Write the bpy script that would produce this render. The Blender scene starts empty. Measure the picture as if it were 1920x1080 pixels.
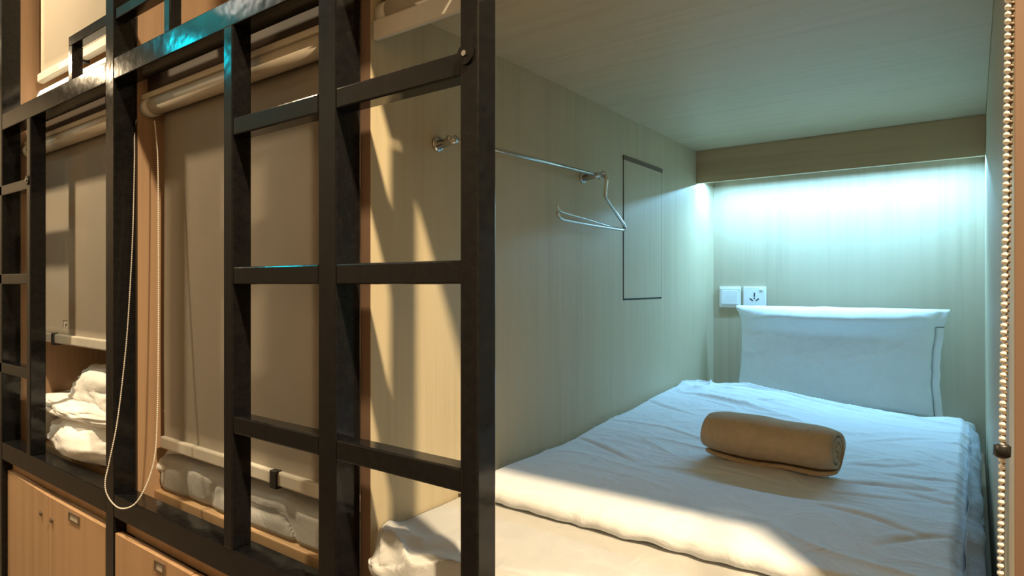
import bpy, bmesh, math, random
from mathutils import Vector, Matrix, noise
C = bpy.context.scene.collection
scn = bpy.context.scene
PI = math.pi
random.seed(7)

# ------------------------------------------------------------------ camera
cam = bpy.data.cameras.new('camera'); cam_o = bpy.data.objects.new('camera', cam); C.objects.link(cam_o)
cam.sensor_width = 36.0; cam.lens = 1172.75 / 1920 * 36.0
cam.shift_y = (533 - 540) / 1920.0 * -1 * -1     # horizon a little above the middle
cam_o.location = (0, 0, 0); cam_o.rotation_euler = (PI / 2, 0, math.radians(36.41))
cam.clip_start = 0.02; cam.clip_end = 60
scn.camera = cam_o

# ------------------------------------------------------------------ world, exposure
w = bpy.data.worlds.new('world'); scn.world = w; w.use_nodes = True
w.node_tree.nodes['Background'].inputs[0].default_value = (1.0, 0.75, 0.5, 1)
w.node_tree.nodes['Background'].inputs[1].default_value = 0.02
scn.view_settings.view_transform = 'Standard'; scn.view_settings.look = 'None'
scn.view_settings.exposure = 0.2; scn.view_settings.gamma = 1.0
scn.view_settings.use_curve_mapping = False

# ------------------------------------------------------------------ lights of the corridor (lamps in the ceiling)
ZC = 1.85            # corridor ceiling
ZF = -1.25           # corridor floor
def area(name, loc, size, power, color, rot=(0, 0, 0), shape='DISK', sy=None, spread=None):
    l = bpy.data.lights.new(name, 'AREA'); l.shape = shape; l.size = size
    if sy: l.size_y = sy
    if spread: l.spread = spread
    l.energy = power; l.color = color
    o = bpy.data.objects.new(name, l); C.objects.link(o); o.location = loc; o.rotation_euler = rot
    return o
WARM = (1.0, 0.77, 0.48)
LAMPS = [(0.56, 0.26, 140), (-2.9, 0.12, 75), (-6.0, -0.55, 55)]
for lx, ly, p in LAMPS:
    area('downlight_lamp', (lx, ly, ZC - 0.03), 0.10, p, WARM)
# the cool strip behind the pelmet over the pillow
area('strip_lamp', (-0.449, 2.635, 0.4345), 0.94, 13.0, (0.26, 0.62, 1.0), (0, 0, 0), 'RECTANGLE', 0.012)

# ================================================================== materials
def new_mat(name):
    m = bpy.data.materials.new(name); m.use_nodes = True
    nt = m.node_tree; b = nt.nodes['Principled BSDF']
    return m, nt, b
def N(nt, t, **kw):
    n = nt.nodes.new(t)
    for k, v in kw.items():
        if k in n.inputs.keys(): n.inputs[k].default_value = v
        else: setattr(n, k, v)
    return n
def ramp(nt, fac, stops):
    r = nt.nodes.new('ShaderNodeValToRGB'); e = r.color_ramp.elements
    e[0].position, e[0].color = stops[0][0], (*stops[0][1], 1)
    e[1].position, e[1].color = stops[-1][0], (*stops[-1][1], 1)
    for p, c in stops[1:-1]:
        q = e.new(p); q.color = (*c, 1)
    nt.links.new(fac, r.inputs['Fac']); return r.outputs['Color']
def wood(name, c1, c2, axis='Z', rough=0.5, scale=1.0):
    m, nt, b = new_mat(name)
    tc = N(nt, 'ShaderNodeTexCoord'); mp = N(nt, 'ShaderNodeMapping')
    s = {'X': (1.2, 40, 40), 'Y': (40, 1.2, 40), 'Z': (40, 40, 1.2)}[axis]
    mp.inputs['Scale'].default_value = tuple(q * scale for q in s)
    nt.links.new(tc.outputs['Object'], mp.inputs['Vector'])
    n1 = N(nt, 'ShaderNodeTexNoise', Scale=1.0, Detail=6.0, Roughness=0.65)
    nt.links.new(mp.outputs['Vector'], n1.inputs['Vector'])
    n2 = N(nt, 'ShaderNodeTexNoise', Scale=2.2, Detail=2.0)
    nt.links.new(tc.outputs['Object'], n2.inputs['Vector'])
    mx = N(nt, 'ShaderNodeMath', operation='MULTIPLY_ADD'); mx.inputs[1].default_value = 0.45
    nt.links.new(n2.outputs['Fac'], mx.inputs[0]); nt.links.new(n1.outputs['Fac'], mx.inputs[2])
    col = ramp(nt, mx.outputs[0], [(0.45, c2), (0.72, c1), (1.0, tuple(q * 1.06 for q in c1))])
    nt.links.new(col, b.inputs['Base Color'])
    bp = N(nt, 'ShaderNodeBump', Strength=0.08, Distance=0.002)
    nt.links.new(n1.outputs['Fac'], bp.inputs['Height']); nt.links.new(bp.outputs['Normal'], b.inputs['Normal'])
    b.inputs['Roughness'].default_value = rough
    return m
def cloth(name, c, bump=0.35, sc=14, rough=0.9, fine=900, fdist=0.0004, var=0.06):
    m, nt, b = new_mat(name)
    tc = N(nt, 'ShaderNodeTexCoord')
    n1 = N(nt, 'ShaderNodeTexNoise', Scale=float(sc), Detail=4.0, Roughness=0.55, Distortion=1.2)
    n2 = N(nt, 'ShaderNodeTexNoise', Scale=float(fine), Detail=1.0)
    for n in (n1, n2): nt.links.new(tc.outputs['Object'], n.inputs['Vector'])
    b1 = N(nt, 'ShaderNodeBump', Strength=bump, Distance=0.012); b2 = N(nt, 'ShaderNodeBump', Strength=0.5, Distance=fdist)
    nt.links.new(n1.outputs['Fac'], b1.inputs['Height']); nt.links.new(n2.outputs['Fac'], b2.inputs['Height'])
    nt.links.new(b1.outputs['Normal'], b2.inputs['Normal']); nt.links.new(b2.outputs['Normal'], b.inputs['Normal'])
    col = ramp(nt, n1.outputs['Fac'], [(0.3, tuple(q * (1 - var) for q in c)), (0.7, c)])
    nt.links.new(col, b.inputs['Base Color'])
    b.inputs['Roughness'].default_value = rough
    if 'Sheen Weight' in b.inputs: b.inputs['Sheen Weight'].default_value = 0.1
    return m
def plain(name, c, rough=0.5, metal=0.0, emit=None, es=1.0, spec=None):
    m, nt, b = new_mat(name)
    n = N(nt, 'ShaderNodeTexNoise', Scale=30.0, Detail=3.0)
    tc = N(nt, 'ShaderNodeTexCoord'); nt.links.new(tc.outputs['Object'], n.inputs['Vector'])
    nt.links.new(ramp(nt, n.outputs['Fac'], [(0.3, tuple(q * 0.93 for q in c)), (0.7, c)]), b.inputs['Base Color'])
    b.inputs['Roughness'].default_value = rough; b.inputs['Metallic'].default_value = metal
    if spec is not None: b.inputs['Specular IOR Level'].default_value = spec
    if emit:
        b.inputs['Emission Color'].default_value = (*emit, 1); b.inputs['Emission Strength'].default_value = es
    return m
def steel(name):
    m, nt, b = new_mat(name)
    tc = N(nt, 'ShaderNodeTexCoord')
    n = N(nt, 'ShaderNodeTexNoise', Scale=55.0, Detail=5.0, Roughness=0.7)
    nt.links.new(tc.outputs['Object'], n.inputs['Vector'])
    nt.links.new(ramp(nt, n.outputs['Fac'], [(0.35, (0.006, 0.006, 0.007)), (0.75, (0.012, 0.012, 0.012))]), b.inputs['Base Color'])
    rr = N(nt, 'ShaderNodeMapRange'); rr.inputs[3].default_value = 0.05; rr.inputs[4].default_value = 0.17
    nt.links.new(n.outputs['Fac'], rr.inputs[0]); nt.links.new(rr.outputs[0], b.inputs['Roughness'])
    n2 = N(nt, 'ShaderNodeTexNoise', Scale=18.0, Detail=2.0); nt.links.new(tc.outputs['Object'], n2.inputs['Vector'])
    bp = N(nt, 'ShaderNodeBump', Strength=0.2, Distance=0.003)
    nt.links.new(n2.outputs['Fac'], bp.inputs['Height']); nt.links.new(bp.outputs['Normal'], b.inputs['Normal'])
    b.inputs['Specular IOR Level'].default_value = 0.28
    return m
M = {}
M['wall'] = wood('pale_veneer_upright', (0.52, 0.435, 0.28), (0.45, 0.37, 0.23), 'Z')
M['wall_back'] = wood('pale_veneer_back', (0.50, 0.425, 0.29), (0.41, 0.345, 0.23), 'Z', scale=0.8)
M['ceil'] = wood('pale_veneer_flat', (0.54, 0.44, 0.28), (0.46, 0.37, 0.23), 'X')
M['pelmet'] = wood('pelmet_veneer', (0.46, 0.34, 0.20), (0.36, 0.26, 0.15), 'X')
M['warm_lit'] = wood('warm_lit_veneer', (0.44, 0.28, 0.165), (0.36, 0.22, 0.13), 'Z')  # same pale veneer as the walls, with warm lamp light mixed into its colour
M['edge'] = wood('edge_band', (0.22, 0.14, 0.095), (0.17, 0.105, 0.07), 'Z')
M['locker'] = wood('locker_veneer', (0.50, 0.31, 0.17), (0.40, 0.24, 0.125), 'Z', scale=0.6)
M['plat'] = wood('platform_wood', (0.60, 0.40, 0.22), (0.48, 0.30, 0.16), 'X')
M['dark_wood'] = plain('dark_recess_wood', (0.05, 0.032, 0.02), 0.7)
M['steel'] = steel('black_gloss_steel')
M['chrome'] = plain('brushed_chrome', (0.62, 0.62, 0.60), 0.22, 1.0)
M['duvet'] = cloth('white_cotton', (0.80, 0.82, 0.84), 0.55, 11)
M['sheet'] = cloth('white_sheet', (0.88, 0.88, 0.86), 0.3, 12)
M['pillow'] = cloth('pillow_cotton', (0.80, 0.84, 0.84), 0.30, 11)
M['matt'] = cloth('mattress_ticking', (0.68, 0.66, 0.60), 0.2, 8)
M['towel'] = cloth('tan_terry', (0.60, 0.46, 0.30), 0.25, 30, 1.0, 420, 0.0035, 0.15)
M['blind'] = cloth('blind_fabric', (0.52, 0.455, 0.36), 0.02, 6, 0.85, 1200, 0.0002, 0.05)
M['bar'] = plain('blind_bar_grey', (0.60, 0.57, 0.50), 0.4)
M['tube'] = plain('blind_tube', (0.52, 0.46, 0.37), 0.5)
M['bead'] = plain('ivory_bead', (0.82, 0.77, 0.70), 0.3)
M['plastic'] = plain('white_plastic', (0.86, 0.86, 0.84), 0.35)
M['black'] = plain('black_plastic', (0.012, 0.012, 0.013), 0.4)
M['groove'] = plain('dark_groove', (0.035, 0.03, 0.025), 0.8)
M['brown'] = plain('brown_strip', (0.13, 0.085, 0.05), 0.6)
M['card'] = plain('label_card', (0.55, 0.5, 0.4), 0.6)
M['corr_wall'] = plain('corridor_plaster', (0.34, 0.29, 0.23), 0.85)
M['corr_floor'] = plain('corridor_floor', (0.14, 0.10, 0.07), 0.35)
M['corr_ceil'] = plain('corridor_ceiling', (0.65, 0.6, 0.52), 0.9)
M['led'] = plain('led_tape', (0.9, 0.95, 1.0), 0.5, 0, (0.6, 0.88, 1.0), 3.0)
M['neon'] = plain('cyan_lightbox', (0.0, 0.5, 0.5), 0.5, 0, (0.0, 0.85, 1.0), 20.0)
M['tubeglow'] = plain('tube_face', (1, 0.97, 0.9), 0.5, 0, (1.0, 0.93, 0.82), 14.0)
M['lampglow'] = plain('lamp_face', (1, 0.9, 0.7), 0.5, 0, (1.0, 0.78, 0.5), 6.0)

# ================================================================== helpers
def empty(name, label, cat, loc=(0, 0, 0), group=None):
    o = bpy.data.objects.new(name, None); C.objects.link(o); o.location = loc
    o.empty_display_size = 0.05
    o['label'] = label; o['category'] = cat
    if group: o['group'] = group
    return o
def wloc(o):
    v = Vector((0, 0, 0))
    while o: v += o.location; o = o.parent
    return v
def obj(name, bm, mat, parent=None, smooth=False, label=None, cat=None, group=None, kind=None, mods=None):
    """bm is in world coordinates; parts are shifted to their thing's origin."""
    bmesh.ops.recalc_face_normals(bm, faces=bm.faces)
    me = bpy.data.meshes.new(name)
    if parent: off = wloc(parent)
    else:
        xs = [v.co.x for v in bm.verts]; ys = [v.co.y for v in bm.verts]; zs = [v.co.z for v in bm.verts]
        off = Vector(((min(xs) + max(xs)) / 2, (min(ys) + max(ys)) / 2, min(zs)))
    bmesh.ops.translate(bm, verts=bm.verts, vec=-off)
    bm.to_mesh(me); bm.free()
    if smooth:
        for p in me.polygons: p.use_smooth = True
    me.materials.append(mat)
    o = bpy.data.objects.new(name, me); C.objects.link(o)
    if parent: o.parent = parent
    else: o.location = off
    if label: o['label'] = label
    if cat: o['category'] = cat
    if group: o['group'] = group
    if kind: o['kind'] = kind
    return o
def box(bm, x0, x1, y0, y1, z0, z1, bev=0.0, mat=None):
    r = bmesh.ops.create_cube(bm, size=1.0)
    vs = r['verts']
    for v in vs:
        v.co = Vector(((x0 + x1) / 2 + v.co.x * (x1 - x0), (y0 + y1) / 2 + v.co.y * (y1 - y0), (z0 + z1) / 2 + v.co.z * (z1 - z0)))
    if mat is not None: bmesh.ops.transform(bm, matrix=mat, verts=vs)
    if bev:
        es = list({e for v in vs for e in v.link_edges})
        bmesh.ops.bevel(bm, geom=es, offset=bev, segments=2, affect='EDGES', profile=0.5)
    return bm
def bx(*a, **k):
    bm = bmesh.new(); return box(bm, *a, **k)
def tube(bm, pts, r, seg=12, cap=True, rad=None):
    pts = [Vector(p) for p in pts]; rings = []
    t0 = (pts[1] - pts[0]).normalized()
    up = Vector((0, 0, 1)) if abs(t0.z) < 0.9 else Vector((0, 1, 0))
    n = t0.cross(up).normalized()
    for i, p in enumerate(pts):
        t = (pts[min(i + 1, len(pts) - 1)] - pts[max(i - 1, 0)]).normalized()
        n = (n - t * n.dot(t)).normalized(); b = t.cross(n)
        rr = rad[i] if rad else r
        rings.append([bm.verts.new(p + (n * math.cos(2 * PI * k / seg) + b * math.sin(2 * PI * k / seg)) * rr) for k in range(seg)])
    for a, b_ in zip(rings, rings[1:]):
        for k in range(seg): bm.faces.new((a[k], a[(k + 1) % seg], b_[(k + 1) % seg], b_[k]))
    if cap: bm.faces.new(rings[0][::-1]); bm.faces.new(rings[-1])
    return bm
def tb(*a, **k):
    bm = bmesh.new(); return tube(bm, *a, **k)
def smooth_path(pts, n=8):
    pts = [Vector(p) for p in pts]; out = []
    P_ = [pts[0]] + pts + [pts[-1]]
    for i in range(1, len(P_) - 2):
        a, b, c, d = P_[i - 1], P_[i], P_[i + 1], P_[i + 2]
        for k in range(n):
            t = k / n
            out.append(0.5 * ((2 * b) + (c - a) * t + (2 * a - 5 * b + 4 * c - d) * t * t + (-a + 3 * b - 3 * c + d) * t ** 3))
    out.append(pts[-1]); return out
def beads(pts, pitch, r):
    """beads threaded along a smooth path"""
    bm = bmesh.new(); path = smooth_path(pts, 24); acc = 0.0; last = path[0]; need = 0.0
    def bead(p):
        bmesh.ops.create_icosphere(bm, subdivisions=1 if r < 0.0021 else 2, radius=r, matrix=Matrix.Translation(p))
    for q in path[1:]:
        d = (q - last).length
        while need <= d and d > 0:
            bead(last.lerp(q, need / d)); need += pitch
        need -= d; last = q
    tube(bm, path[::3] + [path[-1]], r * 0.3, 5)
    return bm
def grid_surface(bm, fn, nu, nv, flip=False):
    g = [[bm.verts.new(fn(i / nu, j / nv)) for j in range(nv + 1)] for i in range(nu + 1)]
    for i in range(nu):
        for j in range(nv):
            f = (g[i][j], g[i + 1][j], g[i + 1][j + 1], g[i][j + 1])
            bm.faces.new(f[::-1] if flip else f)
    return g
def nz(x, y, z=0.0): return noise.noise(Vector((x, y, z)))
def ridge(x, y, z=0.0):
    return (1 - abs(nz(x, y, z)) * 2.2)
def smst(a, b, x):
    t = max(0.0, min(1.0, (x - a) / (b - a))); return t * t * (3 - 2 * t)
def wrinkle(x, y, seed=0.0):
    """long soft creases that run mostly across the bed, kinked by a slow warp"""
    ang = 0.9 * nz(x * 1.3, y * 1.3, seed + 40) - 0.15
    wx = x * math.cos(ang) + y * math.sin(ang) + 0.12 * nz(x * 3, y * 3, seed + 5); wy = y * math.cos(ang) - x * math.sin(ang) + 0.08 * nz(x * 3.5, y * 3.5, seed + 9)
    a = ridge(wx * 1.6, wy * 3.6, seed) ** 7
    b_ = ridge(wx * 3.0 + wy * 2, wy * 5.5 - wx * 2, seed + 3) ** 7
    c = nz(x * 5, y * 5, seed + 7)
    return (max(-.1, a) * 0.95 + max(-.1, b_) * 0.35) * smst(-0.5, 0.2, nz(x * 4, y * 4, seed + 30)) * (0.35 + smst(-0.15, 0.35, nz(x * 2.2, y * 2.2, seed + 20))) + c * 0.4
def loft_cloth(profile, nx, x0, x1, disp):
    """closed profile [(y,z)] swept from x0 to x1, both ends closed"""
    bm = bmesh.new(); rings = []
    for i in range(nx + 1):
        u = i / nx; x = x0 + (x1 - x0) * u
        rings.append([bm.verts.new(disp(x, y, z, k, u)) for k, (y, z) in enumerate(profile)])
    n = len(profile)
    for a, b_ in zip(rings, rings[1:]):
        for k in range(n): bm.faces.new((a[k], a[(k + 1) % n], b_[(k + 1) % n], b_[k]))
    bm.faces.new(rings[0][::-1]); bm.faces.new(rings[-1])
    return bm

# ================================================================== geometry constants (metres, camera at the origin)
XL, XR = -0.931, 0.033         # inner faces of the near cubicle
PT = 0.994                     # distance between cubicles
TH = PT - (XR - XL)            # divider thickness
YD = 0.805                     # front edge of the dividers
YB = 2.776                     # back wall
YF = 0.743                     # front of the steel
CZ = 0.555                     # cubicle ceiling
BZ = -0.600                    # top of the bed base boards
TOP = 1.85

# ------------------------------------------------------------------ the setting
def struct(name, bm, m): return obj(name, bm, m, kind='structure')
struct('floor', bx(-7.0, 3.0, -1.15, YB + 0.05, ZF - 0.05, ZF), M['corr_floor'])
struct('ceiling_corridor', bx(-7.0, 3.0, -1.15, YB + 0.05, TOP, TOP + 0.05), M['corr_ceil'])
struct('wall_corridor', bx(-7.0, 3.0, -1.20, -1.15, ZF, TOP), M['corr_wall'])
struct('wall_corridor_end', bx(-7.05, -7.0, -1.2, YB + 0.05, ZF, TOP), M['corr_wall'])
struct('wall_corridor_near', bx(3.0, 3.05, -1.2, YB + 0.05, ZF, TOP), M['corr_wall'])
struct('wall_back', bx(-5.2, 2.2, YB, YB + 0.05, ZF, TOP), M['wall_back'])
def divider(name, x1, m='wall'):
    bm = bx(x1 - TH, x1, YD, YB, BZ - 0.05, TOP, bev=0.001)
    o = struct(name, bm, M[m])
    o.data.materials.append(M['edge'])
    for p in o.data.polygons:
        if p.normal.y < -0.7: p.material_index = 1
    return o
divider('wall_left', XL)
divider('wall_right', XR + TH)
for k in (1, 2, 3, 4): divider('wall_divider', XL - k * PT, 'warm_lit')
divider('wall_divider', XR + TH + PT)
struct('ceiling', bx(XL, XR, YD + 0.02, YB, CZ, CZ + 0.035, bev=0.002), M['ceil'])
struct('ceiling_neighbour', bx(XR + TH, XR + PT, YD + 0.02, YB, CZ, CZ + 0.035), M['ceil'])

# bed base boards, upper and lower
def base_board(x0, x1, z1, label, y0=0.85, th=0.035):
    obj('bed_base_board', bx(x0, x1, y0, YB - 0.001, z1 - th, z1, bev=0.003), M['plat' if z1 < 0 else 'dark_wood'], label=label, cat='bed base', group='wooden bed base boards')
base_board(XL + .001, XR - .001, BZ, 'wooden base board under the nearest bed, right of the ladder')
base_board(XL - PT + .001, XR - PT - .001, BZ, 'wooden base board with pale front lip under the bed behind the tall closed blind')
base_board(XL - 2 * PT + .001, XR - 2 * PT - .001, BZ, 'wooden base board under the bed with the heaped duvet, far left')
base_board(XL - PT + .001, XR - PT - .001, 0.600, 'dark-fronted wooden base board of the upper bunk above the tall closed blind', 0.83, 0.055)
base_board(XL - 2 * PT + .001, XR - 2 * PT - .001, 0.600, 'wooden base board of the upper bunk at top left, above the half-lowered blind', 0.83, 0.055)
# battens the blinds hang from
for k, lab in ((1, 'slim wooden batten above the blind roller beside the ladder'), (2, 'slim wooden batten above the half-lowered blind at far left')):
    obj('blind_batten', bx(XL - k * PT + .002, XR - k * PT - .002, 0.812, 0.832, 0.528, 0.544, bev=0.004), M['tube'], label=lab, cat='batten')

# ------------------------------------------------------------------ lamps and sign of the corridor
for i, (lx, ly, p) in enumerate(LAMPS):
    t = empty('ceiling_downlight', ['small round downlight in the corridor ceiling nearest the open cubicle', 'small round downlight in the corridor ceiling by the tall closed blind', 'small round downlight in the corridor ceiling at the far end'][i], 'light', (lx, ly, TOP - 0.03), 'corridor downlights')
    bm = bmesh.new(); n = 32
    prof = [(0.058, -0.0005), (0.075, -0.0005), (0.078, 0.006), (0.075, 0.030), (0.060, 0.030), (0.058, 0.02)]
    rg = [[bm.verts.new((lx + r * math.cos(2 * PI * k / n), ly + r * math.sin(2 * PI * k / n), TOP - 0.0305 + z)) for r, z in prof] for k in range(n)]
    for k in range(n):
        for j in range(len(prof)):
            bm.faces.new((rg[k][j], rg[(k + 1) % n][j], rg[(k + 1) % n][(j + 1) % 6], rg[k][(j + 1) % 6]))
    obj('trim_ring', bm, M['plastic'], t, True)
t = empty('hanging_sign', 'small cyan lit sign box hanging from the corridor ceiling', 'sign', (-4.25, -0.60, 1.50))
obj('sign_box', bx(-4.34, -4.20, -0.84, -0.58, 1.54, 1.64, bev=0.004), M['neon'], t)
for y in (-0.80, -0.62):
    obj('hanging_rod', tb([(-4.26, y, 1.635), (-4.26, y, TOP)], 0.004, 8), M['chrome'], t, True)

t = empty('tube_light', 'white tube light on the corridor ceiling opposite the bunks', 'light', (-3.5, -0.72, TOP - 0.04))
obj('housing', bx(-4.0, -3.0, -0.75, -0.69, TOP - 0.022, TOP - 0.001, bev=0.004), M['plastic'], t)
obj('tube', tb([(-3.98, -0.72, TOP - 0.038), (-3.02, -0.72, TOP - 0.038)], 0.014, 16), M['tubeglow'], t, True)

# ================================================================== the steel frame
RB, RT = -0.649, -0.5855        # lower rail
UB, UT = 0.571, 0.631          # upper rail
F = empty('steel_bunk_frame', 'black welded square-tube steel frame of posts and long rails across the bunks', 'frame', (-1.95, 0.77, ZF))
XE = -0.614                     # right end at the ladder
PW = 0.053
posts = [-1.009, -1.980, -2.951, -3.922]
for px in posts:
    obj('post', bx(px, px + PW, YF, YF + 0.058, ZF, TOP, bev=0.0025), M['steel'], F)
segs = [-0.683] + posts
def rail(z0, z1, name, y1=YF + 0.056):
    # one length of tube between each pair of posts
    obj(name, bx(posts[0] + PW, XE - 0.036, YF + 0.001, y1, z0, z1, bev=0.0025), M['steel'], F)
    for a, b_ in zip(posts, posts[1:]):
        obj(name, bx(b_ + PW, a, YF + 0.001, y1, z0, z1, bev=0.0025), M['steel'], F)
rail(RB, RT, 'lower_rail'); rail(UB, UT, 'upper_rail')
# guard rails of the upper bunks, either side of the second post
GB, GT = 0.739, 0.769
for x0, x1, ux in ((-2.266, -1.980, -2.266), (-1.927, -1.611, -1.640)):
    g = obj('guard_rail', bx(x0, x1, YF + 0.004, YF + 0.034, GB, GT, bev=0.0025), M['steel'], F)
    obj('guard_upright', bx(ux, ux + 0.029, YF + 0.004, YF + 0.034, UT, GB, bev=0.002), M['steel'], F)

# ladders
def ladder(xc, xa, label, zc0):
    t = empty('bunk_ladder', label, 'ladder', (xc, YF + 0.02, ZF), 'black steel bunk ladders')
    for nm, x, z0, z1 in (('stile', xc, zc0, UB), ('stile', xa, RT, UB)):
        obj(nm, bx(x, x + 0.036, YF - 0.002, YF + 0.044, z0, z1, bev=0.003), M['steel'], t)
    pb = xc - 0.361
    for z in ((-0.985, -0.328, 0.000, 0.3275) if zc0 < -1 else (-0.328, 0.0, 0.3275)):
        obj('rung', bx(pb + PW, xc, YF, YF + 0.038, z, z + 0.038, bev=0.003), M['steel'], t)
        if -0.5 < z < 0.5:
            obj('rung', bx(xa + 0.036, pb, YF, YF + 0.038, z, z + 0.038, bev=0.003), M['steel'], t)
    bm = bmesh.new()
    tube(bm, [(xc + 0.013, YF - 0.0015, 0.357), (xc + 0.013, YF - 0.006, 0.357)], 0.016, 24)
    d = obj('end_disc', bm, M['steel'], t, False)
    bm = tb([(xc + 0.013, YF - 0.006, 0.358), (xc + 0.013, YF - 0.009, 0.358)], 0.0045, 16)
    obj('bolt', bm, M['chrome'], d, False, label='small bright bolt head')
    return t
ladder(-0.648, -1.347, 'black steel ladder with wide stiles in the middle of the photo, beside the open cubicle', ZF)
ladder(-2.625, -3.289, 'black steel ladder at the far left edge, in front of the heaped duvet', RT)

# ================================================================== lockers under the lower bunks
def locker(k, label, tilt, xm, plates, locks):
    if k == 1: x0 = posts[1] + PW + 0.002; x1 = posts[0] - 0.002
    else: x0 = posts[2] + PW + 0.002; x1 = posts[1] - 0.002
    t = empty('locker_cabinet', label, 'locker', ((x0 + x1) / 2, 0.9, ZF), 'lockers below the lower bunks')
    YD0 = 0.745
    obj('top_panel', bx(x0, x1, 0.775, 0.795, -0.700, RB - 0.001, bev=0.002), M['locker'], t)
    bm = bmesh.new()
    box(bm, x0, x1, 1.20, 1.22, ZF + 0.002, -0.70)
    box(bm, x0, x1, 0.80, 1.20, ZF + 0.002, ZF + 0.08)
    box(bm, x0, x1, 0.80, 1.20, -0.72, -0.70)
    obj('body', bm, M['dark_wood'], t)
    for side, (a, b_) in enumerate(((x0 + 0.003, xm - 0.002), (xm + 0.002, x1 - 0.003))):
        mt = None
        if side == 0 and tilt:
            pv = Vector((b_, YD0, 0))
            mt = Matrix.Translation(pv) @ Matrix.Rotation(math.radians(-tilt), 4, 'Z') @ Matrix.Translation(-pv)
        d = obj('door', bx(a, b_, YD0, YD0 + 0.018, ZF + 0.08, -0.692, bev=0.0015, mat=mt), M['locker'], t)
        lx = locks[side]
        bm = tb([(lx, YD0 + 0.001, -0.762), (lx, YD0 - 0.004, -0.762)], 0.0085, 20)
        tube(bm, [(lx, YD0 - 0.004, -0.762), (lx, YD0 - 0.0065, -0.762)], 0.005, 20)
        if mt: bmesh.ops.transform(bm, matrix=mt, verts=bm.verts)
        obj('lock', bm, M['brown'], d, False, label='small round keyhole lock')
        if plates[side]:
            px, hw = plates[side]; z0, z1 = -0.729, -0.702
            bm = bmesh.new(); ya, yb = YD0 - 0.0035, YD0 + 0.0005
            box(bm, px - hw, px + hw, ya, yb, z1 - 0.005, z1)
            box(bm, px - hw, px + hw, ya, yb, z0, z0 + 0.005)
            box(bm, px - hw, px - hw + .007, ya, yb, z0 + .005, z1 - .005)
            box(bm, px + hw - .007, px + hw, ya, yb, z0 + .005, z1 - .005)
            if mt: bmesh.ops.transform(bm, matrix=mt, verts=bm.verts)
            h = obj('label_holder', bm, M['brown'], d, label='dark metal label holder')
            bm = bx(px - hw + .007, px + hw - .007, YD0 - 0.0015, YD0 + 0.0003, z0 + .005, z1 - .005)
            if mt: bmesh.ops.transform(bm, matrix=mt, verts=bm.verts)
            obj('card', bm, M['card'], h)
locker(2, 'orange-brown veneer locker with two doors at bottom left, under the heaped duvet', 1.8, -2.434, (None, (-2.211, 0.040)), (-2.498, -2.396))
locker(1, 'orange-brown veneer locker at the bottom edge, right of the post where the bead chain loops', 0, -1.50, ((-1.655, 0.026), None), (-1.54, -1.46))

# ================================================================== roller blinds
def blind(k, zbot, label, z_off=0.0, chain=None, zr=0.508, tubevis=True, cy=0.833):
    x0, x1 = XL - k * PT + 0.018, XR - k * PT - 0.018
    t = empty('roller_blind', label, 'blind', ((x0 + x1) / 2, cy, zbot), None)
    bm = tb([(x0 + 0.028, cy, zr + z_off), (x1 - 0.02, cy, zr + z_off)], 0.024, 28)
    obj('roller_tube', bm, M['tube'], t, True)
    obj('side_bracket', tb([(x0 - 0.014, cy, zr + z_off), (x0 + 0.027, cy, zr + z_off)], 0.027, 24), M['bar'], t, True)
    obj('side_bracket', tb([(x1 - 0.019, cy, zr + z_off), (x1 + 0.014, cy, zr + z_off)], 0.027, 24), M['bar'], t, True)
    def f(u, v):
        x = x0 + 0.03 + (x1 - x0 - 0.055) * u; z = zr + z_off + (zbot + 0.03 - zr - z_off) * v
        return Vector((x, cy + 0.0235 - 0.0235 * 2 * 0 + 0.0015 * nz(x * 4, z * 2, k), z))
    bm = bmesh.new(); grid_surface(bm, f, 20, 24)
    geo = bmesh.ops.solidify(bm, geom=bm.faces[:], thickness=0.0012)
    obj('fabric', bm, M['blind'], t, True)
    bm = bx(x0 + 0.026, x1 - 0.022, cy + 0.012, cy + 0.034, zbot, zbot + 0.034, bev=0.005)
    b_ = obj('bottom_bar', bm, M['bar'], t, label='pale grey bottom bar')
    return t, b_
b1, bar1 = blind(1, -0.470, 'long beige roller blind fully lowered, its bead chain looping over the front post')
obj('bar_clip', bx(-1.325, -1.298, 0.840, 0.8705, -0.476, -0.434, bev=0.002), M['black'], bar1, label='black clip')
b2, bar2 = blind(2, -0.215, 'beige roller blind half lowered above the heaped duvet, far left')
obj('bar_clip', bx(-2.715, -2.695, 0.840, 0.8705, -0.222, -0.178, bev=0.002), M['black'], bar2, label='black clip')
b3, bar3 = blind(2, 0.768, 'pinkish beige roller blind lowered over the upper bunk in the top left corner', z_off=1.24, zr=0.508)
obj('bar_clip', bx(-2.470, -2.446, 0.840, 0.8705, 0.760, 0.806, bev=0.002), M['black'], bar3, label='black clip')
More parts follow.
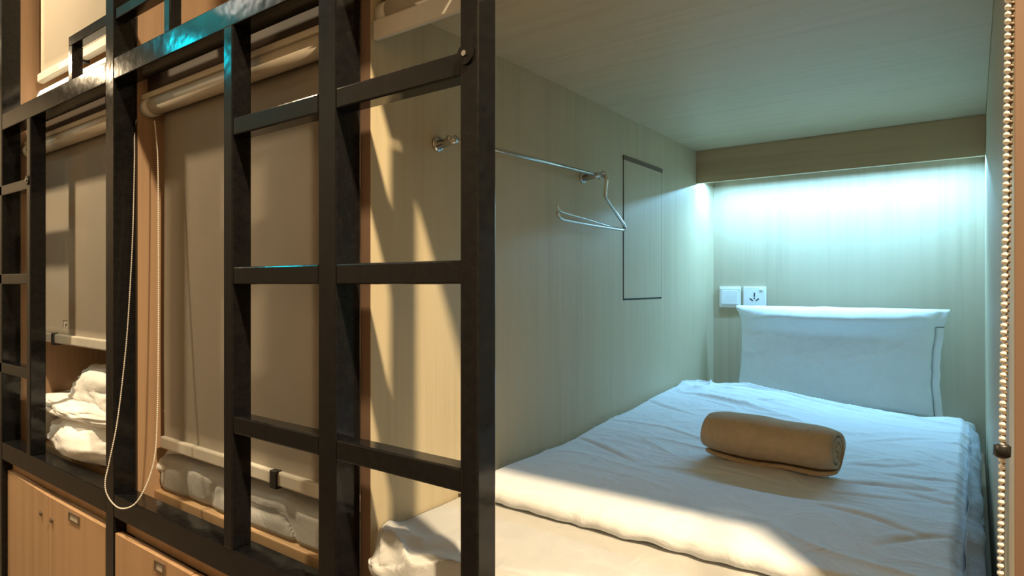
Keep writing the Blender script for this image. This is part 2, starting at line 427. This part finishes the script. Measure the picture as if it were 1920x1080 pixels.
# the near cubicle's blind is rolled right up: roller and hanging bar only
t = empty('roller_blind', 'beige roller blind rolled right up at the top of the open near cubicle', 'blind', ((XL + XR) / 2, 0.835, 0.455))
obj('roller_tube', tb([(XL + 0.03, 0.840, 0.524), (XR - 0.03, 0.840, 0.524)], 0.029, 32), M['tube'], t, True)
for a, b_ in ((XL + 0.001, XL + 0.029), (XR - 0.029, XR - 0.001)):
    obj('side_bracket', tb([(a, 0.840, 0.524), (b_, 0.840, 0.524)], 0.026, 24), M['bar'], t, True)
obj('bottom_bar', bx(XL + 0.004, XR - 0.004, 0.8065, 0.8185, 0.468, 0.506, bev=0.004), M['bar'], t, label='pale grey bottom bar')
bc = obj('bead_chain', beads([(0.0262, 0.845, 0.60), (0.026, 0.72, 0.50), (0.0252, 0.700, 0.36), (0.0230, 0.700, 0.10), (0.0195, 0.696, -0.20), (0.0172, 0.694, -0.45), (0.010, 0.692, -0.75),
         (0.012, 0.70, -0.79), (0.020, 0.712, -0.75)], 0.0062, 0.0026), M['bead'], t, True, label='ivory bead chain')
bc2 = obj('bead_chain', beads([(0.030, 0.850, 0.60), (0.0305, 0.722, 0.48), (0.0285, 0.712, 0.30), (0.0262, 0.712, 0.12), (0.0235, 0.712, -0.05), (0.0208, 0.712, -0.20), (0.0200, 0.712, -0.45), (0.020, 0.712, -0.75)], 0.0062, 0.0022), M['brown'], t, True, label='rear strand of the chain, coloured brown for shade')  # same ivory chain; its shade is painted in as brown
bm = tb([(0.0205, 0.697, -0.140), (0.0205, 0.697, -0.1415), (0.0202, 0.697, -0.1505), (0.0202, 0.697, -0.152)], 0.006, 10, rad=[0.004, 0.0062, 0.0062, 0.004])
obj('chain_joiner', bm, M['black'], bc, True, label='black joiner')
# chain of the tall blind: out over the lower rail, in front of the post
cpts = [(-1.936, 0.815, 0.489), (-1.931, 0.8, 0.452), (-1.922, 0.795, 0.354), (-1.917, 0.79, 0.201), (-1.915, 0.785, 0.08), (-1.919, 0.777, -0.101), (-1.913, 0.765, -0.22), (-1.915, 0.748, -0.381), (-1.92, 0.73, -0.489), (-1.932, 0.724, -0.549), (-1.911, 0.724, -0.584), (-1.854, 0.727, -0.602), (-1.795, 0.733, -0.589), (-1.763, 0.742, -0.561), (-1.749, 0.76, -0.509), (-1.75, 0.775, -0.449), (-1.772, 0.79, -0.355), (-1.788, 0.8, -0.17), (-1.81, 0.81, 0.122), (-1.825, 0.815, 0.345), (-1.855, 0.82, 0.462)]
cpts2 = cpts
obj('bead_chain', beads(cpts2, 0.0052, 0.0021), M['bead'], b1, True, label='ivory bead chain in a long loop')

# ================================================================== near cubicle: pelmet, strip, hatch, rail, outlets
bm = bx(XL + .0005, XR - .0005, 2.560, 2.580, 0.421, CZ - .0005, bev=0.001)
box(bm, XL + .0005, XR - .0005, 2.5805, 2.700, 0.446, 0.458)
obj('pelmet_board', bm, M['pelmet'], label='brown wooden pelmet board across the cubicle above the pillow', cat='pelmet')
t = empty('led_strip', 'cool white light strip hidden behind the wooden pelmet', 'light', (-0.449, 2.635, 0.435))
obj('channel', bx(XL + 0.02, XR - 0.02, 2.623, 2.647, 0.4405, 0.4455, bev=0.001), M['plastic'], t)
obj('diffuser', bx(XL + 0.022, XR - 0.022, 2.626, 2.644, 0.4355, 0.4400), M['led'], t)

t = empty('access_hatch', 'flush wooden access hatch with thin dark outline in the left wall', 'hatch', (XL, 2.037, -0.053))
h0, h1, g0, g1 = 1.879, 2.195, -0.053, 0.426
bm = bmesh.new()
box(bm, XL - 0.0005, XL + 0.0012, h0, h0 + 0.004, g0, g1); box(bm, XL - 0.0005, XL + 0.0012, h1 - 0.004, h1, g0, g1)
box(bm, XL - 0.0005, XL + 0.0012, h0 + .004, h1 - .004, g0, g0 + 0.006)
obj('gap_outline', bm, M['groove'], t, label='thin dark gap around the hatch')
obj('door_panel', bx(XL - 0.0005, XL + 0.002, h0 + 0.004, h1 - 0.004, g0 + 0.006, g1 - 0.0135), M['wall'], t)
obj('finger_pull', bx(XL - 0.0005, XL + 0.004, h0, h1 + 0.003, g1 - 0.0135, g1 + 0.001), M['brown'], t, label='dark brown strip')

t = empty('coat_rail', 'thin chrome hanging rail on two wall brackets on the left wall', 'rail', (XL, 1.32, 0.300))
XRD = -0.883
obj('rod', tb([(XRD, 0.972, 0.306), (XRD, 1.662, 0.320)], 0.0052, 14), M['chrome'], t, True)
for y, z in ((0.990, 0.306), (1.612, 0.319)):
    bm = tb([(XL, y, z - 0.004), (XL + 0.005, y, z - 0.004)], 0.016, 24)
    tube(bm, [(XL + 0.004, y, z - 0.006), (XRD - 0.004, y, z - 0.002), (XRD + 0.007, y, z)], 0.0085, 16, rad=[0.010, 0.0085, 0.0085])
    obj('bracket', bm, M['chrome'], t, True)

t = empty('trouser_hanger', 'open-ended chrome trouser hanger hooked over the end of the chrome rail', 'hanger', (XRD, 1.66, 0.165))
path = smooth_path([(XRD - 0.006, 1.640, 0.3105), (XRD - 0.002, 1.645, 0.3275), (XRD + 0.003, 1.654, 0.330), (XRD + 0.006, 1.662, 0.312), (XRD + 0.002, 1.664, 0.285), (XRD, 1.667, 0.262), (XRD + .001, 1.690, 0.245), (XRD + 0.002, 1.740, 0.213), (XRD + 0.003, 1.785, 0.186), (XRD + 0.002, 1.797, 0.176), (XRD, 1.790, 0.170)], 8)
obj('hook_arm', tb(path, 0.0048, 10), M['chrome'], t, True)
path = smooth_path([(XRD, 1.790, 0.170), (XRD, 1.72, 0.1695), (XRD, 1.60, 0.1700), (XRD, 1.50, 0.1715), (XRD, 1.425, 0.174), (XRD, 1.405, 0.182), (XRD, 1.400, 0.190)], 6)
obj('prong', tb(path, 0.0042, 10), M['chrome'], t, True)
path = smooth_path([(XRD - 0.001, 1.786, 0.172), (XRD - 0.022, 1.74, 0.179), (XRD - 0.026, 1.60, 0.190), (XRD - 0.026, 1.50, 0.196), (XRD - 0.026, 1.455, 0.200), (XRD - 0.026, 1.442, 0.210), (XRD - 0.026, 1.438, 0.218)], 6)
obj('prong', tb(path, 0.0028, 10), M['chrome'], t, True, label='thinner rear prong')

def outlet(x0, x1, z0, z1, name, label, kind):
    y = YB
    t = empty(name, label, 'light switch' if kind == 's' else 'power outlet', ((x0 + x1) / 2, y, z0))
    obj('plate', bx(x0, x1, y - 0.010, y, z0, z1, bev=0.003), M['plastic'], t)
    cx, cz = (x0 + x1) / 2, (z0 + z1) / 2
    if kind == 's':
        obj('rocker', bx(x0 + 0.010, x1 - 0.010, y - 0.0155, y - 0.010, z0 + 0.014, z1 - 0.016, bev=0.002), M['plastic'], t)
        obj('frame_ridge', bx(x0 + 0.006, x1 - 0.006, y - 0.0125, y - 0.0101, z1 - 0.014, z1 - 0.008, bev=0.0008), M['plastic'], t)
    else:
        bm = bmesh.new()
        box(bm, cx - 0.0025, cx + 0.0025, y - 0.0106, y - 0.0098, cz + 0.002, cz + 0.020)
        for s in (-1, 1):
            m = Matrix.Translation((cx + s * 0.012, y - 0.0102, cz - 0.010)) @ Matrix.Rotation(s * 0.9, 4, 'Y')
            box(bm, -0.0022, 0.0022, -0.0004, 0.0004, -0.008, 0.008, mat=m)
        tube(bm, [(cx, y - 0.0099, cz - 0.004), (cx, y - 0.0106, cz - 0.004)], 0.003, 12)
        obj('socket_holes', bm, M['black'], t, label='dark socket holes')
        obj('switch', bx(x1 - 0.026, x1 - 0.012, y - 0.0135, y - 0.010, z1 - 0.016, z1 - 0.008, bev=0.001), M['plastic'], t)
outlet(-0.903, -0.811, -0.102, -0.010, 'light_switch', 'square white light switch on the back wall, left of the socket', 's')
outlet(-0.800, -0.706, -0.102, -0.010, 'power_socket', 'square white power socket on the back wall, partly behind the pillow', 'p')

# ================================================================== near bed
t = empty('mattress', 'white sheeted mattress of the nearest bed in the open cubicle', 'mattress', (-0.46, 1.8, BZ))
MX0, MX1, MY0, MY1, MZ = XL + 0.006, 0.008, 0.845, 2.760, -0.486
obj('mattress_core', bx(MX0, MX1, MY0, MY1, BZ + 0.002, MZ, bev=0.022), M['matt'], t, True)

def rumple(x, y):
    k = smst(-0.45, -0.65, x) * smst(0.93, 0.85, y)
    k2 = smst(1.10, 0.90, y)
    q = 0.016 * max(0, ridge(x * 4 + y * 2.0, y * 5.0 - x * 3, 4.0)) ** 2 + 0.010 * nz(x * 14, y * 12, 8.0)
    q += 0.012 * nz(x * 7, y * 7, 2.0)
    return q * k + 0.006 * k2 * nz(x * 5, y * 6, 3.3) + 0.0016 * wrinkle(x, y, 12.0)
def crease(x, y, c):
    # one pinched fold line from (x0,y0) to (x1,y1), bowed a little: a narrow valley beside a soft crest
    x0, y0, x1, y1, h, bow = c
    dx, dy = x1 - x0, y1 - y0; L = math.hypot(dx, dy); dx /= L; dy /= L
    t = ((x - x0) * dx + (y - y0) * dy) / L
    if t < -0.1 or t > 1.1: return 0.0
    d = (x - x0) * -dy + (y - y0) * dx - bow * math.sin(PI * max(0, min(1, t)))
    if abs(d) > 0.07: return 0.0
    e = max(0.0, math.sin(PI * (t + 0.1) / 1.2)) ** 0.7
    return 0.42 * h * e * (math.exp(-(d / 0.0065) ** 2) - 0.6 * math.exp(-((d - 0.016) / 0.016) ** 2))
DUVET_CREASES = [(*q, h, b) for q, h, b in [
    ((-0.91, 1.545, -0.69, 1.434), .010, .008), ((-0.92, 2.035, -0.72, 1.92), .009, -.01), ((-0.791, 2.311, -0.60, 2.300), .008, .01),
    ((-0.771, 2.46, -0.388, 2.33), .012, .012), ((-0.62, 2.43, -0.28, 2.32), .010, -.01), ((-0.70, 2.24, -0.42, 2.17), .008, .01),
    ((-0.27, 1.535, -0.06, 1.596), .010, .012), ((-0.29, 1.445, -0.08, 1.51), .009, -.008), ((-0.25, 1.36, -0.08, 1.30), .011, .01),
    ((-0.12, 1.93, -0.01, 1.83), .010, .0), ((-0.13, 1.56, -0.005, 1.52), .009, .0), ((-0.13, 1.22, -0.02, 1.33), .010, .01),
    ((-0.25, 1.91, -0.09, 2.08), .007, .01), ((-0.24, 1.69, -0.10, 1.80), .008, -.01), ((-0.56, 1.495, -0.33, 1.455), .006, .006),
    ((-0.64, 1.41, -0.45, 1.455), .006, -.006), ((-0.17, 1.66, -0.005, 1.70), .010, .006), ((-0.82, 1.75, -0.62, 1.70), .006, .01), ((-0.50, 1.95, -0.28, 1.99), .006, .012)]]
SHEET_CREASES = [(-0.90, 1.00, -0.70, 0.90, .006, .01), (-0.60, 0.98, -0.35, 0.93, .005, -.01), (-0.55, 0.90, -0.40, 0.87, .005, .0)]
# the turned sheet that lies over the foot of the bed
def sheet_fn(u, v):
    x = XL + 0.004 + (MX1 + 0.010 - XL - 0.004) * u
    s = v * 1.06
    # path: up the front side, round the edge, then along the top
    if s < 0.09:
        y, z = 0.806 + 0.10 * s, -0.583 + 0.86 * s
    elif s < 0.13:
        a = (s - 0.09) / 0.04; y = 0.815 + 0.012 * a + 0.013 * a * a; z = -0.5056 + 0.0286 * (2 * a - a * a)
    else: y, z = 0.840 + (s - 0.13), -0.477
    b_ = smst(0.05, 0.2, s)
    # a thick loose fold bunched at the front left corner
    cr = smst(-0.52, -0.66, x) * smst(0.0, 0.03, s) * smst(0.20, 0.09, s)
    z += cr * (0.004 + 0.012 * nz(x * 7 + s * 12, s * 14 - x * 3, 14.0))
    lobe = smst(XL + 0.0, XL + 0.06, x) * smst(-0.675, -0.76, x) * smst(-0.01, 0.05, s) * smst(0.19, 0.10, s)
    y -= lobe * (0.044 + 0.016 * nz(x * 11, s * 12, 6.0) + 0.012 * max(0, ridge(x * 6 - s * 10, s * 16 + x * 4, 9.0)) ** 3)
    z += lobe * (0.004 + 0.022 * max(0, ridge(x * 5 - s * 14, s * 14 + x * 6, 19.0)) ** 3)
    for c in SHEET_CREASES: z -= crease(x, y, c) * b_
    z += rumple(x, y) * (0.25 + 0.75 * b_)
    y += (1 - b_) * 0.010 * nz(x * 9, z * 3, 1.0) + 0.004 * nz(x * 20, z * 9, 2.0) * (1 - b_)
    return Vector((x, y, z))
bm = bmesh.new(); grid_surface(bm, sheet_fn, 190, 200)
bmesh.ops.solidify(bm, geom=bm.faces[:], thickness=-0.003)
obj('foot_sheet', bm, M['sheet'], label='white sheet lying rumpled over the foot of the nearest bed, below the folded duvet', cat='sheet', smooth=True)

# the duvet, a folded-over quilt with a rounded front fold
YFd, YBk = 1.055, 2.475
prof = []
NT = 300
for k in range(9):                       # rounded fold
    a = -PI / 2 - k / 8 * PI
    prof.append((YFd + 0.016 + 0.016 * math.cos(a), -0.458 + 0.017 * math.sin(a) * -1 * -1))
prof = [(YFd + 0.017 - 0.017 * math.sin(k / 8 * PI), -0.457 - 0.016 * math.cos(k / 8 * PI)) for k in range(9)]
for k in range(1, NT):
    prof.append((YFd + 0.017 + (YBk - YFd - 0.034) * k / NT, -0.441))
for k in range(9):
    prof.append((YBk - 0.017 + 0.017 * math.sin(k / 8 * PI), -0.457 + 0.016 * math.cos(k / 8 * PI)))
for k in range(1, 40):
    prof.append((YBk - 0.017 - (YBk - YFd - 0.034) * k / 40, -0.473))
DX0, DX1 = XL + 0.004, -0.004
def dd(x, y, z, k, u):
    top = smst(-0.470, -0.445, z)
    back = smst(1.3, 2.45, y)
    rise = 0.052 * back * smst(-0.05, -0.75, x) + 0.006 * back
    ww = 0.010 * wrinkle(x, y, 0.0) * (0.45 + 0.75 * smst(1.2, 1.6, y)) + 0.010 * nz(x * 3.0, y * 3.0, 6.0) * smst(1.1, 1.3, y)
    for c in DUVET_CREASES: ww -= crease(x, y, c)
    # fan of creases on the right side
    fan = smst(-0.42, -0.10, x) * smst(1.25, 1.5, y) * smst(2.35, 2.0, y)
    ww += 0.0020 * fan * max(0, ridge(x * 3.2 + 7, (y - 0.45 * x) * 9, 22.0)) ** 4
    ww += 0.010 * smst(2.15, 2.42, y) * max(0, ridge(x * 3 + 2 * y, y * 11 + x * 3, 31.0)) ** 3
    endf = smst(0, 0.02, u) * smst(1, 0.975, u)
    z2 = z + (rise + ww) * top - (1 - endf) * 0.016 * top
    y2 = y
    if y < YFd + 0.1: y2 += (0.006 * nz(x * 7, 0, 3) + 0.0045 * nz(x * 26, 0, 5)) * smst(YFd + 0.1, YFd, y)
    if z < -0.455 and y < YFd + 0.02: z2 += -0.0015 + 0.004 * nz(x * 22, 0.5, 5)
    if y > YBk - 0.12:
        y2 += (0.05 * nz(x * 2.5, 1.0, 8) + 0.012 * nz(x * 11, 0, 4) - 0.02 + 0.05 * x) * smst(YBk - 0.12, YBk, y)
    x2 = x
    if u > 0.9: x2 += 0.010 * nz(y * 6, z * 5, 9) * smst(0.9, 1.0, u) - 0.006 * smst(0.9, 1.0, u)
    return Vector((x2, y2, max(z2, -0.4735)))
obj('duvet', loft_cloth(prof, 200, DX0, DX1, dd), M['duvet'], label='white duvet spread over the nearest bed, under the rolled towel', cat='duvet', smooth=True)
# loose rumpled edge that hangs down beside the right wall
def strip_fn(u, v):
    y = 1.02 + 1.36 * u
    a = v * 0.055
    x = -0.010 + 0.026 * smst(0, 0.6, v) + 0.006 * nz(y * 8, v * 2, 3)
    z = -0.444 - 0.052 * v ** 1.3 + 0.010 * nz(y * 7, v, 7) * (1 - v) + 0.006 * max(0, ridge(y * 11, v * 3, 2)) ** 2
    return Vector((min(x, XR - 0.006), y, z))
bm = bmesh.new(); grid_surface(bm, strip_fn, 120, 12); bmesh.ops.solidify(bm, geom=bm.faces[:], thickness=-0.004)
obj('tucked_edge', bm, M['duvet'], [o for o in C.objects if o.name == 'duvet'][0], True)

# pillow propped up against the back wall
def pillow_bm():
    bm = bmesh.new()
    NU, NV = 90, 64
    xc, hw = -0.4345, 0.360
    zb, zt = -0.462, -0.088
    def pt(u, v, side):
        s = 2 * u - 1; q = v
        flare = 1.0 - 0.055 * math.sin(min(1, q / 0.93) * PI * 0.5) ** 1.5 * (1 if q < 0.93 else 0)
        ear = smst(0.88, 0.99, q) * 0.045
        half = hw * (0.985 - 0.035 * math.sin(q * PI) - 0.02 * q + ear)
        if s > 0: half = hw * (0.975 - 0.03 * math.sin(q * PI * 1.3) + 0.010 * nz(q * 9, 1, 1) + ear * 0.6)
        x = xc + s * half
        z = zb + (zt - zb) * q
        # bulge
        lim = 0.93 if s > 0 else 1.0
        es = max(0, 1 - abs(s / lim) ** 3.0) if abs(s) < lim else 0
        eq = max(0, 1 - abs(2 * q - 1) ** 9)
        th = 0.078 * (es ** 0.75) * (eq ** 0.5) * (0.58 + 0.55 * smst(0.70, 0.90, q) * (1 + 0.3 * nz(x * 8, 4.0, 2)) + 0.12 * math.sin(PI * min(1, q * 1.3)))
        lean = 2.635 + 0.030 * q
        if side > 0:      # front
            wr = 0.004 * nz(x * 9 + z * 6, z * 9 - x * 5, 1) + 0.006 * max(0, ridge((x + z) * 5, (z - x * 0.5) * 11, 4)) ** 2 * (0.4 + 0.6 * smst(.55, .95, abs(s)))
            roll = (0.010 + 0.012 * nz(x * 9, 2.0, 9)) * smst(0.82, 0.92, q) * smst(1.0, 0.985, q)
            y = lean - th * 1.0 - roll - wr * (es > 0) - 0.02 * smst(0.9, .97, abs(s)) * smst(0.8, 1.0, q) * es
            z -= 0.004 * smst(.9, 1, q) * nz(x * 12, 3, 3)
        else:
            y = lean + th * 0.45
        y = min(y, YB - 0.004)
        return Vector((x, y, z))
    grid_surface(bm, lambda u, v: pt(u, v, 1), NU, NV)
    grid_surface(bm, lambda u, v: pt(u, v, -1), NU, NV, True)
    bmesh.ops.remove_doubles(bm, verts=bm.verts, dist=0.0006)
    # close the rim where the two skins do not meet exactly
    be = [e for e in bm.edges if e.is_boundary]
    if be: bmesh.ops.holes_fill(bm, edges=be, sides=0)
    return bm
obj('pillow', pillow_bm(), M['pillow'], label='white pillow standing upright against the back wall of the near cubicle', cat='pillow', smooth=True)

# towel rolled up on the duvet
def towel_bm(p0, p1, R):
    bm = bmesh.new(); p0 = Vector(p0); p1 = Vector(p1); ax = (p1 - p0); L = ax.length; ax.normalize()
    side = ax.cross(Vector((0, 0, 1))).normalized(); up = side.cross(ax)
    turns = 3.4; n = 150; T = 0.0105
    prof = []
    r0 = R * 0.14
    def rad(a): return r0 + (R - r0) * (a / (turns * 2 * PI))
    A = [turns * 2 * PI * k / n for k in range(n + 1)]
    outer = [(rad(a), a) for a in A]; inner = [(max(0.002, rad(a) - T), a) for a in A]
    prof = outer + inner[::-1]
    nl = 44; rings = []
    for i in range(nl + 1):
        t = i / nl; sag = 1.0
        endr = 1 - 0.16 * (abs(2 * t - 1) ** 8)
        hump = 1 + 0.06 * math.exp(-((t - 0.38) / 0.22) ** 2) - 0.04 * t
        ring = []
        for k, (r, a) in enumerate(prof):
            r2 = r * endr * hump * (1 + 0.05 * nz(t * 4 + 3, math.cos(a) * 1.4, math.sin(a) * 1.4) * (r / R))
            c, s = math.cos(a + 2.5), math.sin(a + 2.5)
            off = side * c * r2 * 1.10 + up * s * r2 * 0.93
            jit = 0.006 * nz(a * 0.6, r * 30, 5) * (abs(2 * t - 1) ** 6) * (1 if t > .5 else -1)
            ring.append(bm.verts.new(p0 + ax * (L * t + jit * 1.3) + off))
        rings.append(ring)
    m = len(prof)
    for a, b_ in zip(rings, rings[1:]):
        for k in range(m): bm.faces.new((a[k], a[(k + 1) % m], b_[(k + 1) % m], b_[k]))
    for ring, fl in ((rings[0], True), (rings[-1], False)):
        for k in range(n):
            f = (ring[k], ring[k + 1], ring[m - 2 - k], ring[m - 1 - k])
            try: bm.faces.new(f[::-1] if fl else f)
            except ValueError: pass
    return bm
obj('rolled_towel', towel_bm((-0.545, 1.590, -0.375), (-0.245, 1.560, -0.375), 0.066), M['towel'], label='tan bath towel rolled up, lying on the white duvet', cat='towel', smooth=True)

# ================================================================== second cubicle: bed behind the tall blind
t = empty('mattress', 'mattress in a white sheet seen below the tall closed blind', 'mattress', (-1.46, 1.8, BZ))
obj('mattress_core', bx(XL - PT + 0.012, XR - PT - 0.02, 0.892, 2.75, BZ + 0.002, -0.520, bev=0.02), M['matt'], t, True)
def s2(u, v):
    x = XL - PT + 0.008 + (XR - XL - 0.024) * u; s = v * 0.75
    if s < 0.065: y, z = 0.866, -0.592 + s
    elif s < 0.11:
        a = (s - 0.065) / 0.045 * PI / 2; y = 0.866 + 0.03 * (1 - math.cos(a)); z = -0.527 + 0.024 * math.sin(a)
    else: y, z = 0.896 + (s - 0.11), -0.503
    k = smst(0.02, 0.08, s)
    z += k * (0.008 * nz(x * 6, y * 4, 3) + 0.010 * max(0, ridge(x * 5 + y * 3, y * 7, 6)) ** 2)
    y += (1 - smst(0.07, 0.13, s)) * (0.007 * nz(x * 6, z * 5, 2) + 0.010 * max(0, ridge(x * 5 + z * 6, z * 8 - x * 4, 5)) ** 4 - 0.006)
    return Vector((x, y, z))
bm = bmesh.new(); grid_surface(bm, s2, 160, 100); bmesh.ops.solidify(bm, geom=bm.faces[:], thickness=-0.003)
obj('bed_sheet', bm, M['sheet'], label='creased white sheet hanging over the mattress edge below the tall closed blind', cat='sheet', smooth=True)

# ================================================================== third cubicle: heaped duvet
t = empty('mattress', 'mattress under the heaped duvet at the far left', 'mattress', (-2.47, 1.8, BZ))
obj('mattress_core', bx(XL - 2 * PT + 0.012, XR - 2 * PT - 0.02, 0.93, 2.75, BZ + 0.002, -0.515, bev=0.02), M['matt'], t, True)
def blob(bm, c, r, seed, amp, flat=None, sub=5, pinch=None):
    rr = bmesh.ops.create_icosphere(bm, subdivisions=sub, radius=1.0)
    for v in rr['verts']:
        d = v.co.normalized(); q = d.copy()
        n_ = 0.16 * nz(q.x * 1.7 + seed, q.y * 1.7, q.z * 1.7) + amp * max(0, ridge(q.x * 2.2 + q.z * 1.4 + seed, q.z * 4.5 - q.x * 1.5, q.y * 2)) ** 2 + 0.05 * nz(q.x * 6, q.y * 6 + seed, q.z * 6)
        p = Vector((q.x * r[0], q.y * r[1], q.z * r[2])) * (1 + n_)
        if pinch and q.dot(pinch[0]) > 0.55: p += pinch[0] * pinch[1] * ((q.dot(pinch[0]) - 0.55) / 0.45) ** 2
        p += Vector(c)
        if flat is not None and p.z < flat: p.z = flat
        v.co = p
bm = bmesh.new()
blob(bm, (-2.36, 0.965, -0.522), (0.47, 0.190, 0.108), 1.0, 0.03, -0.583)
blob(bm, (-2.42, 0.950, -0.432), (0.46, 0.165, 0.040), 4.0, 0.05, None, pinch=(Vector((-0.93, -0.33, -0.18)).normalized(), 0.10))
blob(bm, (-2.30, 0.985, -0.375), (0.44, 0.15, 0.100), 7.0, 0.05)
blob(bm, (-2.875, 0.875, -0.535), (0.035, 0.06, 0.070), 2.0, 0.03, -0.583)
obj('duvet', bm, M['sheet'], label='white duvet heaped up in thick folds at the front of the far left bunk', cat='duvet', smooth=True)

# ================================================================== upper bunks, only their edges in view
obj('mattress', bx(XL - 2 * PT + 0.012, XR - 2 * PT - 0.02, 0.845, 2.7, 0.602, 0.748, bev=0.03), M['sheet'], label='white sheeted mattress edge of the upper bunk at top left', cat='mattress', smooth=True)
bm = bmesh.new()
blob(bm, (-1.62, 0.96, 0.685), (0.18, 0.09, 0.075), 3.0, 0.15, 0.603)
obj('mattress', bx(XL - PT + 0.012, XR - PT - 0.02, 0.96, 2.7, 0.602, 0.69, bev=0.03), M['sheet'], label='mattress of the upper bunk above the tall closed blind', cat='mattress', smooth=True)
bmesh.ops.translate(bm, verts=bm.verts, vec=(0, 0, 0.0)); 
obj('blanket', bm, M['matt'], label='grey-beige folded blanket on the upper bunk above the tall closed blind', cat='blanket', smooth=True)
